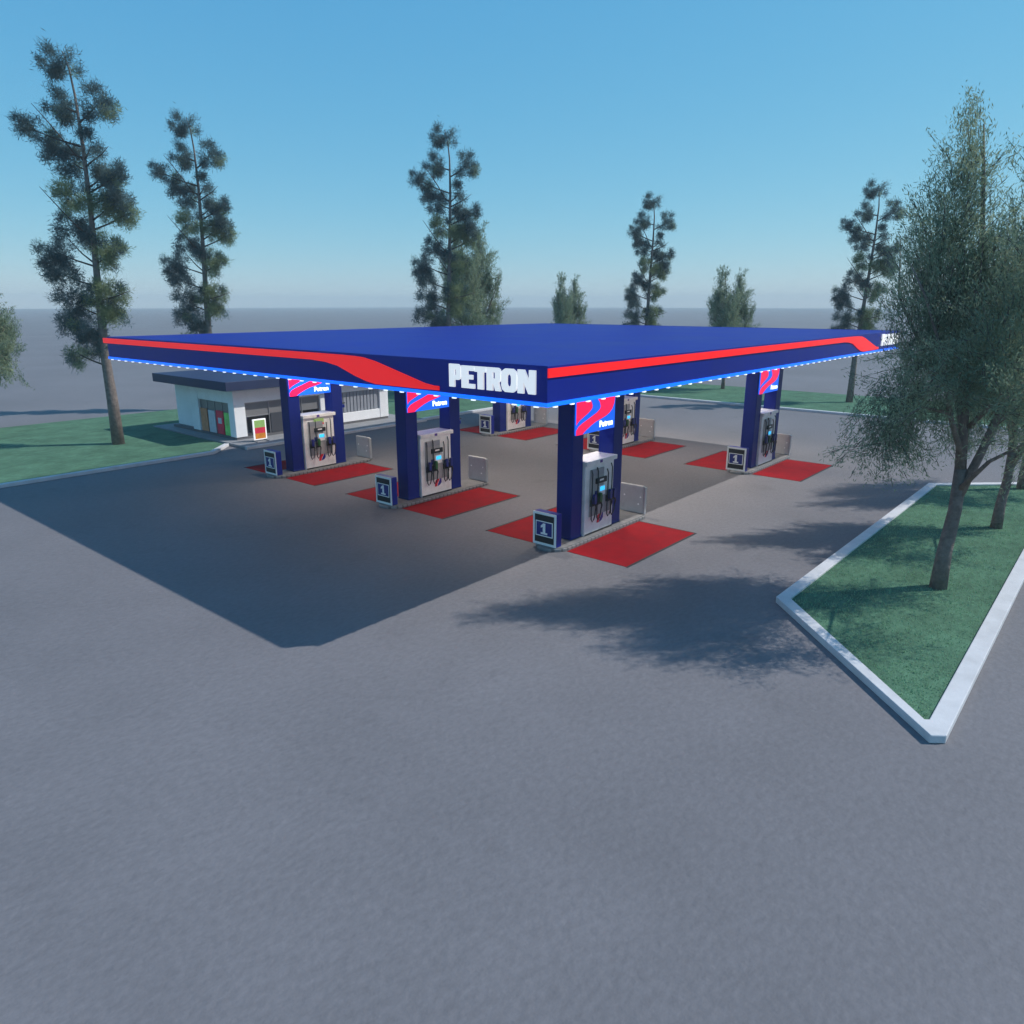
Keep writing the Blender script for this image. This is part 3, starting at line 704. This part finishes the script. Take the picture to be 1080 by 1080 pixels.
# ------------------------------------------------------------------ haze
hz = MB().box(-G+10, G+50, -G+10, G+50, -1, 24, 'pavement').build('haze')
tag(hz, 'thin pale haze over the whole place', 'haze', kind='stuff')
hm = bpy.data.materials.new('haze_air'); hm.use_nodes = True; nt = hm.node_tree; nt.nodes.clear()
ho = nt.nodes.new('ShaderNodeOutputMaterial'); hv = nt.nodes.new('ShaderNodeVolumePrincipled')
hv.inputs['Color'].default_value = (.84, .95, 1, 1); hv.inputs['Density'].default_value = .0008
nt.links.new(hv.outputs[0], ho.inputs['Volume']); hz.data.materials.clear(); hz.data.materials.append(hm)

# ------------------------------------------------------------------ light, sky, camera
sd = Vector((.739, -.643, 1.0)).normalized(); el = math.asin(sd.z); az = math.atan2(sd.x, sd.y)
S = bpy.data.lights.new('sun', 'SUN'); S.energy = 2.5; S.angle = R(.55); S.color = (1, .95, .88)
so = bpy.data.objects.new('sun', S); COL.objects.link(so); so.rotation_euler = sd.to_track_quat('Z', 'Y').to_euler(); so.location = (30, -30, 60)
W = bpy.data.worlds.new('World'); scene.world = W; W.use_nodes = True
nt = W.node_tree; bg = nt.nodes['Background']; sky = nt.nodes.new('ShaderNodeTexSky'); sky.sky_type = 'NISHITA'; sky.sun_disc = False
sky.sun_elevation = el; sky.sun_rotation = az; sky.altitude = 0; sky.air_density = 1.0; sky.dust_density = 0; sky.ozone_density = 10
sp = nt.nodes.new('ShaderNodeSeparateColor'); cb = nt.nodes.new('ShaderNodeCombineColor'); nt.links.new(sky.outputs[0], sp.inputs[0])
for k, (gain, power) in enumerate(((.842, .92), (1.93, .5), (3.31, .25))):          # grade of the clear sky: paler, more cyan
    p = nt.nodes.new('ShaderNodeMath'); p.operation = 'POWER'; p.inputs[1].default_value = power
    q = nt.nodes.new('ShaderNodeMath'); q.operation = 'MULTIPLY'; q.inputs[1].default_value = gain
    nt.links.new(sp.outputs[k], p.inputs[0]); nt.links.new(p.outputs[0], q.inputs[0]); nt.links.new(q.outputs[0], cb.inputs[k])
nt.links.new(cb.outputs[0], bg.inputs[0]); bg.inputs[1].default_value = .092

cam = bpy.data.cameras.new('camera'); co = bpy.data.objects.new('camera', cam); COL.objects.link(co)
cam.sensor_fit = 'HORIZONTAL'; cam.sensor_width = 36; cam.angle = 2*math.atan(540/771); cam.clip_end = 6000; cam.clip_start = .1
co.location = (0, 0, 7.5); co.rotation_euler = (R(90-15.857), 0, VIEW)
scene.camera = co
scene.view_settings.view_transform = 'Standard'; scene.view_settings.look = 'None'; scene.view_settings.exposure = .65; scene.view_settings.gamma = 1
scene.render.resolution_x = scene.render.resolution_y = 1024
